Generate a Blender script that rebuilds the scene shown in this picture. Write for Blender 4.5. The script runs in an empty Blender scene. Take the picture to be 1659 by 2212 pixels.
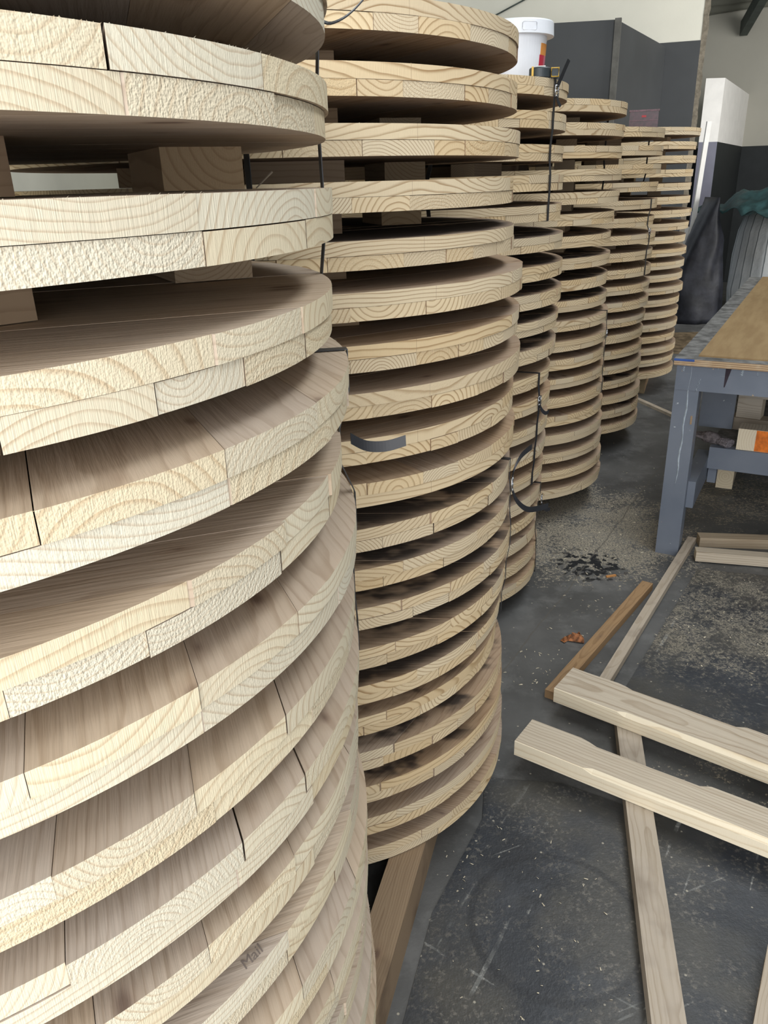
import bpy, bmesh, math, random
from mathutils import Vector, Matrix, noise
PI = math.pi
sc = bpy.context.scene
COL = sc.collection
R_ = random.Random(7)

# ------------------------------------------------------------------ helpers
def props(o, label=None, cat=None, group=None, kind=None):
    if label: o['label'] = label
    if cat: o['category'] = cat
    if group: o['group'] = group
    if kind: o['kind'] = kind
    return o

def empty(name, loc, label, cat, group=None):
    o = bpy.data.objects.new(name, None)
    COL.objects.link(o)
    o.location = loc
    o.empty_display_size = .05
    return props(o, label, cat, group)

class MB:
    """mesh collector; every vertex carries wood (grain coordinates), info (tone, fuzz, face kind) and rimc"""
    def __init__(s):
        s.v = []; s.f = []; s.w = []; s.i = []; s.r = []; s.m = []; s.mi = 0
    def vert(s, p, w=(0, 0, 0), i=(.5, 0, 1), r=(0, 0, 0)):
        s.v.append(tuple(p)); s.w.append(tuple(w)); s.i.append(tuple(i)); s.r.append(tuple(r))
        return len(s.v) - 1
    def face(s, ids):
        s.f.append(tuple(ids)); s.m.append(s.mi)
    def quadbox(s, lo, hi, M=None, tone=None, axis=0, fuzz=.3, pith=None, stain=0):
        """box with separate faces; grain along axis"""
        M = M or Matrix()
        tone = R_.random() if tone is None else tone
        d = [hi[k] - lo[k] for k in range(3)]
        c = [(hi[k] + lo[k]) / 2 for k in range(3)]
        b, e = [(1, 2), (2, 0), (0, 1)][axis]
        pith = pith or (R_.uniform(-.04, .04), R_.choice((-1, 1)) * R_.uniform(.02, .07))
        ox = R_.uniform(-5, 5)
        def wc(p):
            return (p[axis] + ox, p[b] - c[b] - pith[0], p[e] - c[e] - pith[1])
        for k in range(3):
            for sgn in (0, 1):
                a1, a2 = [(1, 2), (2, 0), (0, 1)][k]
                ids = []
                for (q1, q2) in ((0, 0), (1, 0), (1, 1), (0, 1)):
                    p = [0, 0, 0]
                    p[k] = hi[k] if sgn else lo[k]
                    p[a1] = hi[a1] if q1 else lo[a1]
                    p[a2] = hi[a2] if q2 else lo[a2]
                    kind = 0 if k == axis else 1
                    ids.append(s.vert(M @ Vector(p), wc(p), (tone, fuzz, kind), (p[b] if k == axis else p[axis], p[e], stain)))
                s.face(ids if sgn else ids[::-1])
    def add(s, verts, faces, M=None):
        o = len(s.v)
        for p in verts:
            s.vert((M @ Vector(p)) if M else p, p, (.5, .3, 1))
        for f in faces: s.face([o + k for k in f])
    def tube(s, pts, rad, n=8, closed=False, cap=True):
        pts = [Vector(p) for p in pts]
        m = len(pts); o = len(s.v)
        up = Vector((0, 0, 1))
        for k, p in enumerate(pts):
            a = pts[(k - 1) % m] if (k or closed) else p
            b = pts[(k + 1) % m] if (k < m - 1 or closed) else p
            t = (b - a).normalized()
            u = t.cross(up)
            if u.length < 1e-3: u = t.cross(Vector((1, 0, 0)))
            u.normalize(); w = t.cross(u)
            r = rad[k] if isinstance(rad, (list, tuple)) else rad
            for q in range(n):
                an = 2 * PI * q / n
                s.vert(p + (u * math.cos(an) + w * math.sin(an)) * r)
        for k in range(m if closed else m - 1):
            for q in range(n):
                a = o + k * n + q; b = o + k * n + (q + 1) % n
                c = o + ((k + 1) % m) * n + (q + 1) % n; d = o + ((k + 1) % m) * n + q
                s.face((a, b, c, d))
        if cap and not closed:
            s.face([o + q for q in range(n)][::-1]); s.face([o + (m - 1) * n + q for q in range(n)])
    def lathe(s, prof, n=48, c=(0, 0, 0), mod=None):
        o = len(s.v)
        for (r, z) in prof:
            for q in range(n):
                a = 2 * PI * q / n
                rr = r * (mod(a, z) if mod else 1)
                s.vert((c[0] + rr * math.cos(a), c[1] + rr * math.sin(a), c[2] + z))
        for k in range(len(prof) - 1):
            for q in range(n):
                s.face((o + k * n + q, o + k * n + (q + 1) % n, o + (k + 1) * n + (q + 1) % n, o + (k + 1) * n + q))
        s.face([o + q for q in range(n)][::-1]); s.face([o + (len(prof) - 1) * n + q for q in range(n)])
    def build(s, name, mat, parent=None, smooth=False, loc=(0, 0, 0), bevel=0):
        me = bpy.data.meshes.new(name)
        me.from_pydata(s.v, [], s.f)
        for nm, data in (('wood', s.w), ('info', s.i), ('rimc', s.r)):
            at = me.attributes.new(nm, 'FLOAT_VECTOR', 'POINT')
            at.data.foreach_set('vector', [x for t in data for x in t])
        for m_ in (mat if isinstance(mat, (list, tuple)) else [mat]): me.materials.append(m_)
        me.polygons.foreach_set('material_index', s.m)
        if smooth: me.polygons.foreach_set('use_smooth', [True] * len(me.polygons))
        me.update()
        o = bpy.data.objects.new(name, me)
        COL.objects.link(o)
        o.location = loc
        if parent: o.parent = parent
        if bevel:
            b = o.modifiers.new('bevel', 'BEVEL'); b.width = bevel; b.segments = 2; b.limit_method = 'ANGLE'
        return o

def boxobj(name, lo, hi, mat, parent=None, M=None, axis=0, loc=(0, 0, 0), **k):
    b = MB(); b.quadbox(lo, hi, M, axis=axis, **k)
    return b.build(name, mat, parent, loc=loc)

def rotz(a): return Matrix.Rotation(a, 4, 'Z')

# ------------------------------------------------------------------ materials
class NT:
    def __init__(s, name):
        s.m = bpy.data.materials.new(name); s.m.use_nodes = True
        s.t = s.m.node_tree; s.t.nodes.clear()
        s.out = s.t.nodes.new('ShaderNodeOutputMaterial')
        s.b = s.t.nodes.new('ShaderNodeBsdfPrincipled')
        s.t.links.new(s.b.outputs[0], s.out.inputs[0])
    def n(s, typ, ins=None, **kw):
        nd = s.t.nodes.new(typ)
        for k, v in kw.items(): setattr(nd, k, v)
        for k, v in (ins or {}).items(): s.set(nd, k, v)
        return nd
    def set(s, nd, k, v):
        if isinstance(v, bpy.types.NodeSocket): s.t.links.new(v, nd.inputs[k])
        else: nd.inputs[k].default_value = v
    def math(s, op, a, b=0.0, c=None, clamp=False):
        nd = s.n('ShaderNodeMath', operation=op, use_clamp=clamp)
        s.set(nd, 0, a); s.set(nd, 1, b)
        if c is not None: s.set(nd, 2, c)
        return nd.outputs[0]
    def vmath(s, op, a, b=(0, 0, 0)):
        nd = s.n('ShaderNodeVectorMath', operation=op); s.set(nd, 0, a); s.set(nd, 1, b)
        return nd.outputs[0]
    def noise(s, vec, scale, detail=2.0, rough=.5, w=None):
        nd = s.n('ShaderNodeTexNoise', {'Vector': vec, 'Scale': scale, 'Detail': detail, 'Roughness': rough})
        return nd.outputs[0]
    def mix(s, fac, a, b, blend='MIX'):
        nd = s.n('ShaderNodeMix', data_type='RGBA', blend_type=blend)
        s.set(nd, 0, fac); s.set(nd, 6, a); s.set(nd, 7, b)
        return nd.outputs[2]
    def smooth(s, x, lo, hi):
        nd = s.n('ShaderNodeMapRange', {'Value': x, 'From Min': lo, 'From Max': hi}, interpolation_type='SMOOTHSTEP')
        return nd.outputs[0]
    def sep(s, v):
        nd = s.n('ShaderNodeSeparateXYZ', {0: v}); return nd.outputs
    def comb(s, x, y, z):
        return s.n('ShaderNodeCombineXYZ', {0: x, 1: y, 2: z}).outputs[0]
    def attr(s, name):
        return s.n('ShaderNodeAttribute', attribute_name=name).outputs['Vector']
    def bump(s, h, strength, dist):
        return s.n('ShaderNodeBump', {'Height': h, 'Strength': strength, 'Distance': dist}).outputs[0]
    def objco(s): return s.n('ShaderNodeTexCoord').outputs['Object']
    def pos(s): return s.n('ShaderNodeNewGeometry').outputs['Position']
    def fin(s, color, rough=.7, normal=None, spec=.3, metal=0):
        s.set(s.b, 'Base Color', color); s.set(s.b, 'Roughness', rough)
        s.set(s.b, 'Specular IOR Level', spec); s.set(s.b, 'Metallic', metal)
        if normal is not None: s.set(s.b, 'Normal', normal)
        return s.m

def rgb(r, g, b): return (r, g, b, 1)

def pine(name, early, late, face_c, face_l, dirt=(.2, .16, .12), dirty=.25, soot=False, ring=.009, knots=True, dust=.0, contrast=.6):
    N = NT(name)
    w = N.sep(N.attr('wood')); inf = N.sep(N.attr('info')); rc = N.sep(N.attr('rimc'))
    tone, fuzz, kind = inf
    cid = N.math('MULTIPLY', tone, 37.0)
    offv = N.comb(N.math('MULTIPLY_ADD', w[0], .5, cid), N.math('ADD', w[1], cid), w[2])
    nz = N.noise(offv, 9.0, 2)
    nz2 = N.noise(offv, 55.0, 1)
    r = N.math('SQRT', N.math('ADD', N.math('MULTIPLY', w[1], w[1]), N.math('MULTIPLY', w[2], w[2])))
    r = N.math('MULTIPLY_ADD', nz, .020, r)
    r = N.math('MULTIPLY_ADD', nz2, .0022, r)
    r = N.math('MULTIPLY_ADD', w[0], .012, r)
    sp = N.math('MULTIPLY_ADD', tone, ring * .8, ring * .55)
    ph = N.math('FRACT', N.math('DIVIDE', r, sp))
    up = N.smooth(ph, .45, .90)
    dn = N.math('SUBTRACT', 1.0, N.smooth(ph, .91, .99))
    ringv = N.math('MULTIPLY', N.math('POWER', up, 2.2), dn)
    ringv = N.math('MULTIPLY', ringv, N.math('MULTIPLY_ADD', nz, 1.2, .3))
    hue = N.mix(tone, rgb(.95, .98, 1.04), rgb(1.03, .99, .92))
    hue2 = N.mix(N.math('FRACT', N.math('MULTIPLY', tone, 7.31)), rgb(1.03, 1.02, 1.0), rgb(.94, .895, .83))
    rim = N.mix(N.math('MULTIPLY', ringv, contrast, clamp=True), rgb(*early), rgb(*late))
    # fluffy torn end grain is a little darker and pinker
    rim = N.mix(N.math('MULTIPLY', fuzz, .35), rim, rgb(early[0] * .87, early[1] * .82, early[2] * .76))
    fc = N.mix(N.math('MULTIPLY', ringv, .62, clamp=True), rgb(*face_c), rgb(*face_l))
    fc = N.mix(N.math('MULTIPLY', N.smooth(N.noise(N.vmath('MULTIPLY', offv, (2.0, 60, 0)), 2.0, 2), .45, .75), .45), fc, rgb(*face_l))
    if knots:
        vo = N.n('ShaderNodeTexVoronoi', {'Vector': N.vmath('MULTIPLY', offv, (11, 11, 0)), 'Scale': 1.0}, voronoi_dimensions='2D')
        kd = N.math('ADD', vo.outputs['Distance'], N.math('MULTIPLY', N.sep(vo.outputs['Color'])[0], .12))
        kn = N.math('SUBTRACT', 1.0, N.smooth(kd, .035, .13))
        fc = N.mix(N.math('MULTIPLY', kn, .8), fc, rgb(.09, .055, .045))
        ko = N.math('MULTIPLY', N.math('SUBTRACT', 1.0, N.smooth(kd, .1, .24)), .3)
        fc = N.mix(ko, fc, rgb(.26, .16, .10))
    pz = N.pos()
    big = N.noise(pz, 6.0, 3, .6)
    if dust:
        fc = N.mix(N.math('MULTIPLY', N.smooth(big, .4, .65), dust), fc, rgb(.56, .50, .45))
    kf = N.smooth(kind, .4, .6)
    c = N.mix(kf, rim, fc)
    c = N.mix(1.0, c, hue, 'MULTIPLY'); c = N.mix(1.0, c, hue2, 'MULTIPLY')
    if dirty: c = N.mix(N.math('MULTIPLY', N.smooth(big, .52, .75), dirty), c, rgb(*dirt))
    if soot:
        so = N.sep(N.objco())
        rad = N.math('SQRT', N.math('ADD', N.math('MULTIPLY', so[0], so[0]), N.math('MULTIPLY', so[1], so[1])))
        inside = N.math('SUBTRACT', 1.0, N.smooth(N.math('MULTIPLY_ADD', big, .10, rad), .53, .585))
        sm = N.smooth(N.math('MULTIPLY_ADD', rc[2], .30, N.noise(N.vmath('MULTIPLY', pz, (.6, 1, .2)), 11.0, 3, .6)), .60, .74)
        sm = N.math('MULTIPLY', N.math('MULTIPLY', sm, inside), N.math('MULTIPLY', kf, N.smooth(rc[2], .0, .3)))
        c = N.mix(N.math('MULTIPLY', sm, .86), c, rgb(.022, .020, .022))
    # relief: saw scratches and fluffy end grain on the cut rim, fine grain on the faces
    hr = N.math('MULTIPLY', N.noise(N.comb(rc[0], N.math('MULTIPLY', rc[1], .05), cid), 900.0, 1), .6)
    hr = N.math('ADD', hr, N.math('MULTIPLY', N.math('MULTIPLY', N.noise(pz, 420.0, 1), fuzz), 2.0))
    hf = N.noise(N.comb(N.math('MULTIPLY', w[0], .06), w[1], N.math('MULTIPLY', w[2], .5)), 260.0, 2)
    hh = N.n('ShaderNodeMix', {0: kf, 2: hr, 3: hf}, data_type='FLOAT').outputs[0]
    return N.fin(c, .8, N.bump(hh, .55, .0014), .2)

M_DISC = pine('pine_disc', (.77, .645, .445), (.38, .245, .125), (.455, .34, .24), (.29, .195, .125), soot=True, dirty=.0, dust=.10, contrast=.85)
M_PALE = pine('pale_pine_disc', (.80, .735, .575), (.50, .36, .22), (.56, .465, .37), (.38, .29, .21), dirty=.0, dust=.2)  # nearest stack's wood, paler: its stronger light is put into the colour
M_PLANK = pine('pine_plank', (.84, .77, .62), (.58, .45, .27), (.62, .56, .47), (.36, .28, .20), dirty=.05, ring=.010, contrast=.5, knots=False)
M_ROUGH = pine('rough_sawn', (.58, .50, .39), (.36, .28, .19), (.52, .45, .36), (.36, .29, .21), dirt=(.17, .13, .09), dirty=.5, dust=.2, knots=False)
M_BEARER = pine('dirty_timber', (.46, .38, .26), (.28, .2, .12), (.34, .245, .155), (.21, .14, .085), dirt=(.08, .05, .035), dirty=.6, dust=.0)
M_BROWN = pine('brown_strip', (.47, .31, .17), (.3, .18, .09), (.43, .28, .15), (.27, .165, .085), dirty=.2)
M_SPACER = pine('spacer_wood', (.55, .42, .28), (.33, .22, .13), (.42, .31, .21), (.29, .20, .13), dirty=.2)

def simple(name, col, rough=.6, spec=.4, metal=0, var=.12, scale=8., bump=0, bscale=200., emit=None):
    N = NT(name)
    v = N.noise(N.pos(), scale, 4, .6)
    d = tuple(max(0, x * (1 - 2 * var)) for x in col); l = tuple(min(1, x * (1 + 2 * var)) for x in col)
    c = N.mix(N.smooth(v, .3, .7), rgb(*d), rgb(*l))
    nr = N.bump(N.noise(N.pos(), bscale, 3), .4, bump) if bump else None
    return N.fin(c, rough, nr, spec, metal)

M_CREAM = simple('cream_wall_paint', (.74, .72, .62), .85, .2, var=.02, scale=1.2, bump=.001, bscale=60)
M_DARKPAINT = simple('charcoal_wall_paint', (.047, .050, .052), .6, .4, var=.08, scale=1.0, bump=.0006, bscale=90)
M_TRIM = simple('booth_corner_trim', (.125, .122, .110), .7, .3)
M_PLASTER = simple('raw_plaster_edge', (.20, .175, .135), .95, .1, var=.12, scale=25., bump=.01, bscale=40)
M_LILAC = simple('grey_lilac_paint', (.20, .20, .25), .8, .2, var=.02)
M_BLACKPAINT = simple('black_wall_paint', (.018, .021, .022), .7, .3, var=.05)
M_WHITE = simple('white_paint', (.84, .82, .78), .7, .3, var=.02)
M_STEEL = simple('dark_beam_steel', (.06, .075, .065), .6, .4)
M_STRAP = simple('black_strapping', (.022, .023, .027), .45, .5, var=.1)
M_METAL = simple('zinc_buckle', (.55, .56, .58), .3, .5, metal=1, var=.05)
M_BUCKET = simple('white_plastic', (.84, .87, .92), .4, .5, var=.02)
M_ORANGE = simple('orange_label', (.72, .30, .07), .5, var=.03)
M_RED = simple('red_label', (.50, .03, .06), .5, var=.03)
M_PINK = simple('pink_label', (.55, .16, .22), .5, var=.03)
M_BLACKPL = simple('black_plastic', (.035, .045, .05), .45, .5)
M_YELLOW = simple('yellow_plastic', (.70, .43, .05), .45, .5, var=.05)
M_MAROON = simple('maroon_plastic', (.055, .016, .024), .35, .5, var=.2, scale=60)
M_MAROONL = simple('maroon_edge', (.12, .05, .065), .4, .5, var=.3, scale=150)
M_GREEN = simple('green_tarpaulin', (.028, .070, .072), .55, .4, var=.2, scale=10, bump=.003, bscale=30)
M_BLACKSHEET = simple('black_sheeting', (.016, .017, .023), .5, .4, var=.25, scale=6, bump=.006, bscale=14)
M_KNIT = simple('grey_knit', (.17, .15, .155), .95, .1, var=.2, scale=60, bump=.002, bscale=500)
M_RIB = simple('grey_knit_rib', (.22, .20, .215), .95, .1, var=.4, scale=260, bump=.002, bscale=500)
M_RAG = simple('grey_green_rag', (.13, .135, .12), .95, .1, var=.2, scale=20, bump=.003, bscale=80)
M_CARD = simple('brown_card', (.16, .12, .075), .9, .1, var=.25, scale=9)
M_INK = simple('dark_ink', (.05, .04, .05), .9, .1)
M_GREYWALL = simple('grey_cream_wall', (.40, .385, .33), .9, .2, var=.02, scale=1., bump=.001, bscale=60)

def bag_mat():
    N = NT('woven_bag')
    o = N.sep(N.objco())
    ang = N.math('ARCTAN2', o[1], o[0])
    st = N.math('FRACT', N.math('MULTIPLY_ADD', ang, 4.6, N.math('MULTIPLY', N.noise(N.pos(), 3.0, 2), .25)))
    line = N.math('SUBTRACT', 1.0, N.smooth(N.math('ABSOLUTE', N.math('SUBTRACT', st, .5)), .02, .07))
    c = N.mix(N.smooth(N.noise(N.pos(), 6., 4), .3, .7), rgb(.62, .65, .66), rgb(.74, .76, .76))
    c = N.mix(N.math('MULTIPLY', line, .85), c, rgb(.09, .11, .12))
    return N.fin(c, .75, N.bump(N.noise(N.pos(), 25., 3), .5, .01), .2)
M_BAG = bag_mat()

def ply_mat():
    N = NT('plywood_face')
    p = N.objco()
    g = N.noise(N.vmath('MULTIPLY', p, (9, 1.2, 1)), 3.0, 4, .6)
    c = N.mix(N.smooth(g, .3, .7), rgb(.37, .255, .125), rgb(.30, .195, .09))
    c = N.mix(N.math('MULTIPLY', N.smooth(N.noise(p, 5., 3), .6, .75), .4), c, rgb(.24, .15, .07))
    return N.fin(c, .6, None, .3)
M_PLY = ply_mat()

def plyedge_mat():
    N = NT('plywood_edge')
    z = N.sep(N.objco())[2]
    s = N.math('FRACT', N.math('MULTIPLY', z, 130.0))
    c = N.mix(N.smooth(s, .45, .55), rgb(.58, .43, .27), rgb(.33, .21, .12))
    c = N.mix(N.math('MULTIPLY', N.smooth(N.noise(N.pos(), 20., 3), .5, .7), .3), c, rgb(.66, .55, .4))
    return N.fin(c, .8, None, .2)
M_PLYEDGE = plyedge_mat()

def bench_paint():
    N = NT('chipped_blue_grey_paint')
    p = N.pos()
    c = N.mix(N.smooth(N.noise(p, 4., 4), .3, .7), rgb(.15, .175, .22), rgb(.20, .225, .27))
    spk = N.smooth(N.noise(p, 34., 3, .55), .70, .74)
    c = N.mix(spk, c, rgb(.48, .52, .55))
    chip = N.smooth(N.noise(N.vmath('ADD', p, (3, 1, 7)), 22., 4, .6), .70, .73)
    c = N.mix(chip, c, rgb(.47, .35, .22))
    scr = N.smooth(N.noise(N.vmath('MULTIPLY', p, (1, 1, 12)), 14., 3), .66, .74)
    c = N.mix(N.math('MULTIPLY', scr, .35), c, rgb(.25, .27, .29))
    return N.fin(c, .5, N.bump(N.noise(p, 60., 3), .3, .001), .4)
M_BENCH = bench_paint()
M_DRIP = simple('pale_paint_drip', (.42, .48, .53), .5, .4, var=.1, scale=40)
M_BLUE = simple('blue_paint', (.04, .10, .33), .5, .4)
M_BENCHTOP = simple('grey_bench_edge', (.17, .17, .165), .7, .3, var=.25, scale=18)

def floor_mat(name, base, dust_amt, sheet=False):
    N = NT(name)
    p = N.pos(); q = N.sep(p)
    c = N.mix(N.smooth(N.noise(p, 2.2, 5, .6), .3, .7), rgb(*[x * .72 for x in base]), rgb(*[x * 1.3 for x in base]))
    # broad worn patches
    c = N.mix(N.math('MULTIPLY', N.smooth(N.noise(p, 6.5, 5, .65), .48, .66), .45), c, rgb(*[x * 2.0 for x in base]))
    # scuffs
    if sheet:
        sm = N.smooth(N.noise(p, 85., 4, .75), .50, .68)
        area_ = N.smooth(N.noise(p, 5.5, 3, .6), .36, .60)
        cut_ = N.smooth(N.noise(p, 13., 2, .6), .45, .6)
        c = N.mix(N.math('MULTIPLY', N.smooth(N.noise(p, 2.6, 3, .6), .42, .62), .7), c, rgb(.088, .083, .070))
        c = N.mix(N.math('MULTIPLY', N.math('MULTIPLY', sm, area_), .8), c, rgb(.19, .175, .15))
        for ang, sc_, th in ((1.0, 4.2, .665), (-.62, 5., .70), (.35, 6., .70)):
            ca, sa = math.cos(ang), math.sin(ang)
            u = N.math('ADD', N.math('MULTIPLY', q[0], ca), N.math('MULTIPLY', q[1], sa))
            v = N.math('ADD', N.math('MULTIPLY', q[0], -sa), N.math('MULTIPLY', q[1], ca))
            s_ = N.noise(N.comb(N.math('MULTIPLY', u, .5), N.math('MULTIPLY', v, 12.), ang), sc_, 1, .5)
            c = N.mix(N.math('MULTIPLY', N.math('MULTIPLY', N.math('MULTIPLY', N.smooth(s_, th + .02, th + .06), cut_), sm), .9), c, rgb(.40, .39, .36))
            c = N.mix(N.math('MULTIPLY', N.math('MULTIPLY', N.smooth(s_, th + .04, th + .07), cut_), .3), c, rgb(.33, .34, .32))
    # sawdust: density field centred between the stacks and the bench
    def blob(cx, cy, r):
        dx = N.math('SUBTRACT', q[0], cx); dy = N.math('SUBTRACT', q[1], cy)
        d = N.math('SQRT', N.math('ADD', N.math('MULTIPLY', dx, dx), N.math('MULTIPLY', dy, dy)))
        return N.math('SUBTRACT', 1.0, N.smooth(d, r * .25, r))
    den = N.math('MAXIMUM', blob(.92, 3.42, .95), N.math('MULTIPLY', blob(1.9, 3.7, .8), .7))
    den = N.math('MAXIMUM', den, N.math('MULTIPLY', blob(1.25, 2.6, .85), 1.0 if sheet else .35))
    den = N.math('MAXIMUM', den, N.math('MULTIPLY', blob(.92, 1.72, .3), .5))
    den = N.math('ADD', N.math('MULTIPLY', den, dust_amt * (1.0 if sheet else 1.12)), .02)
    g = N.math('ADD', N.math('MULTIPLY', N.noise(N.vmath('MULTIPLY', p, (1, 1.0, 1)), 60., 3, .7), .66), N.math('MULTIPLY', N.noise(p, 7., 2, .6), .34))
    lim = N.math('SUBTRACT', .67, N.math('MULTIPLY', den, .23))
    dm = N.smooth(N.math('SUBTRACT', g, lim), -.04 if sheet else .0, .14 if sheet else .07)
    dc = N.mix(N.noise(p, 90., 2), rgb(.33, .29, .22), rgb(.60, .53, .40))
    gr = N.smooth(N.noise(p, 150., 2, .7), .36, .58)
    c = N.mix(N.math('MULTIPLY', N.math('MULTIPLY', dm, .55 if sheet else .82), gr), c, dc)
    # single flecks
    vo = N.n('ShaderNodeTexVoronoi', {'Vector': p, 'Scale': 38.})
    fl = N.math('SUBTRACT', 1.0, N.smooth(vo.outputs['Distance'], .08, .14))
    pick = N.smooth(N.sep(vo.outputs['Color'])[0], .80, .84)
    c = N.mix(N.math('MULTIPLY', N.math('MULTIPLY', fl, pick), .75), c, rgb(.50, .46, .37))
    if not sheet:
        # dark damp mark and hairline crack in the concrete
        bl = blob(.88, 3.02, .25)
        wet = N.smooth(N.math('ADD', N.noise(p, 30., 3), N.math('MULTIPLY', bl, .2)), .66, .72)
        c = N.mix(N.math('MULTIPLY', N.math('MULTIPLY', wet, bl), 1.4, clamp=True), c, rgb(.012, .013, .015))
        # line through (1.952,4.811) and (.396,2.249)
        L = math.hypot(1.556, 2.562); nx, ny = 2.562 / L, -1.556 / L; d0 = .396 * nx + 2.249 * ny
        dl = N.math('ABSOLUTE', N.math('ADD', N.math('SUBTRACT', N.math('ADD', N.math('MULTIPLY', q[0], nx), N.math('MULTIPLY', q[1], ny)), d0), N.math('MULTIPLY', N.math('SUBTRACT', N.noise(p, 5., 3), .5), .05)))
        c = N.mix(N.math('MULTIPLY', N.math('SUBTRACT', 1.0, N.smooth(dl, .0015, .005)), .6), c, rgb(.11, .10, .085))
    else:
        # worn circular mark of a drum edge
        dx = N.math('SUBTRACT', q[0], .36); dy = N.math('SUBTRACT', q[1], 1.26)
        d = N.math('ABSOLUTE', N.math('SUBTRACT', N.math('SQRT', N.math('ADD', N.math('MULTIPLY', dx, dx), N.math('MULTIPLY', dy, dy))), .19))
        c = N.mix(N.math('MULTIPLY', N.math('SUBTRACT', 1.0, N.smooth(d, .004, .014)), .55), c, rgb(.022, .024, .028))
    rough = N.n('ShaderNodeMix', {0: dm, 2: .42 if sheet else .55, 3: .9}, data_type='FLOAT').outputs[0]
    return N.fin(c, rough, N.bump(N.noise(p, 110., 2, .7), .4, .002), .4)
M_FLOOR = floor_mat('dusty_concrete', (.105, .105, .102), 1.0)
M_SHEET = floor_mat('scuffed_black_board', (.036, .040, .047), .95, True)

def roof_mat():
    N = NT('corrugated_roof')
    return N.fin(rgb(.20, .20, .165), .6, None, .4)
M_ROOF = roof_mat()

# ------------------------------------------------------------------ room
def struct(o): o['kind'] = 'structure'; return o
def prism(name, poly, z0, z1, mat, parent=None):
    b = MB(); n = len(poly)
    lo = [b.vert((x, y, z0), (x, y, z0)) for x, y in poly]; hi = [b.vert((x, y, z1), (x, y, z1)) for x, y in poly]
    b.face(lo[::-1]); b.face(hi)
    for k in range(n): b.face((lo[k], lo[(k + 1) % n], hi[(k + 1) % n], hi[k]))
    return b.build(name, mat, parent)

struct(boxobj('floor', (-7, -5, -.1), (11, 16, 0), M_FLOOR))
# end wall runs obliquely behind the row of stacks and stops at a rough edge
wu = Vector((-.950, .312, 0)).normalized(); wn = Vector((wu.y, -wu.x, 0))      # along the wall to the left; normal away from camera
if wn.y < 0: wn = -wn
WE = Vector((3.10, 8.446, 0))
def wall_seg(name, s0, s1, z0, z1, th, mat, off=0):
    a = WE + wu * s0 + wn * off; b_ = WE + wu * s1 + wn * off
    c = b_ + wn * th; d = a + wn * th
    return struct(prism(name, [(a.x, a.y), (d.x, d.y), (c.x, c.y), (b_.x, b_.y)], z0, z1, mat))
wall_seg('wall_back', 0, 10.5, 0, 5.2, .14, M_CREAM)
wall_seg('trim_1', -.0, .40, 0, 2.70, .006, M_DARKPAINT, -.006)
# raw broken edge of the wall
b = MB()
zs = [k * .05 for k in range(105)]
prev = None
for z in zs:
    j = noise.noise(Vector((0, 0, z * 3))) * .022 + noise.noise(Vector((5, 0, z * 14))) * .012
    a0 = WE + wu * (.0 - min(0, j)*.6) - wn * .004; a1 = WE - wu * (.050 + j) - wn * .0
    a2 = a1 + wn * .15; a3 = WE + wn * .15
    row = [b.vert((p.x, p.y, z)) for p in (a0, a1, a2, a3)]
    if prev:
        for k in range(3): b.face((prev[k], prev[k + 1], row[k + 1], row[k]))
    prev = row
struct(b.build('trim_2', M_PLASTER))
# left wall and right wall, roof
struct(boxobj('wall_left', (-3.3, -4.5, 0), (-3.15, 12.2, 5.2), M_CREAM))
struct(boxobj('wall_right', (8.6, -4.5, 0), (8.75, 15, 5.2), M_GREYWALL))
def corrug(name, x0, x1, y0, y1, zf, pitch=.18, amp=.022, along='y'):
    b = MB(); n = int((x1 - x0) / pitch * 6)
    rows = []
    for yy in (y0, y1):
        rows.append([b.vert((x0 + (x1 - x0) * k / n, yy, zf(yy) + amp * math.sin(2 * PI * k / 6))) for k in range(n + 1)])
    for k in range(n): b.face((rows[0][k], rows[0][k + 1], rows[1][k + 1], rows[1][k]))
    o = b.build(name, M_ROOF); s = o.modifiers.new('thick', 'SOLIDIFY'); s.thickness = .01
    return struct(o)
corrug('ceiling', -7, 11, -5, 8.2, lambda y: 5.3)
def far_roof():
    # sheets whose ribs run across the view, sloping up towards the camera
    b = MB(); n = 260
    rows = []
    for k in range(n + 1):
        y = 8.0 + (15 - 8.0) * k / n
        z = 3.62 + (12.4 - y) * .17 + .018 * math.sin(2 * PI * k / 10)
        rows.append((b.vert((2.0, y + .3, z)), b.vert((11, y - 2.6, z + .3))))
    for k in range(n): b.face((rows[k][0], rows[k][1], rows[k + 1][1], rows[k + 1][0]))
    o = b.build('ceiling_far', M_ROOF); s = o.modifiers.new('thick', 'SOLIDIFY'); s.thickness = .012
    return struct(o)
far_roof()
# far room: back wall with black dado
fa, fb = Vector((3.2, 13.3, 0)), Vector((8.6, 11.0, 0))
fd = (fb - fa).normalized(); fn = Vector((-fd.y, fd.x, 0))
def far_seg(name, z0, z1, th, mat, off):
    a = fa + fn * off; c = fb + fn * off
    return struct(prism(name, [(a.x, a.y), (c.x, c.y), (c.x + fn.x * th, c.y + fn.y * th), (a.x + fn.x * th, a.y + fn.y * th)], z0, z1, mat))
far_seg('wall_far', 0, 4.6, .12, M_GREYWALL, 0)
far_seg('baseboard_far', 0, 1.89, .01, M_BLACKPAINT, -.01)
# roof beam of the far room
b = MB(); b.quadbox((-.05, -1.6, -.09), (.05, 1.75, .09))
o = struct(b.build('beam', M_STEEL)); o.name = 'trim_3'
o.location = (4.72, 10.75, 3.66); o.rotation_euler = (-math.atan(.17), 0, math.radians(-14))
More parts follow.
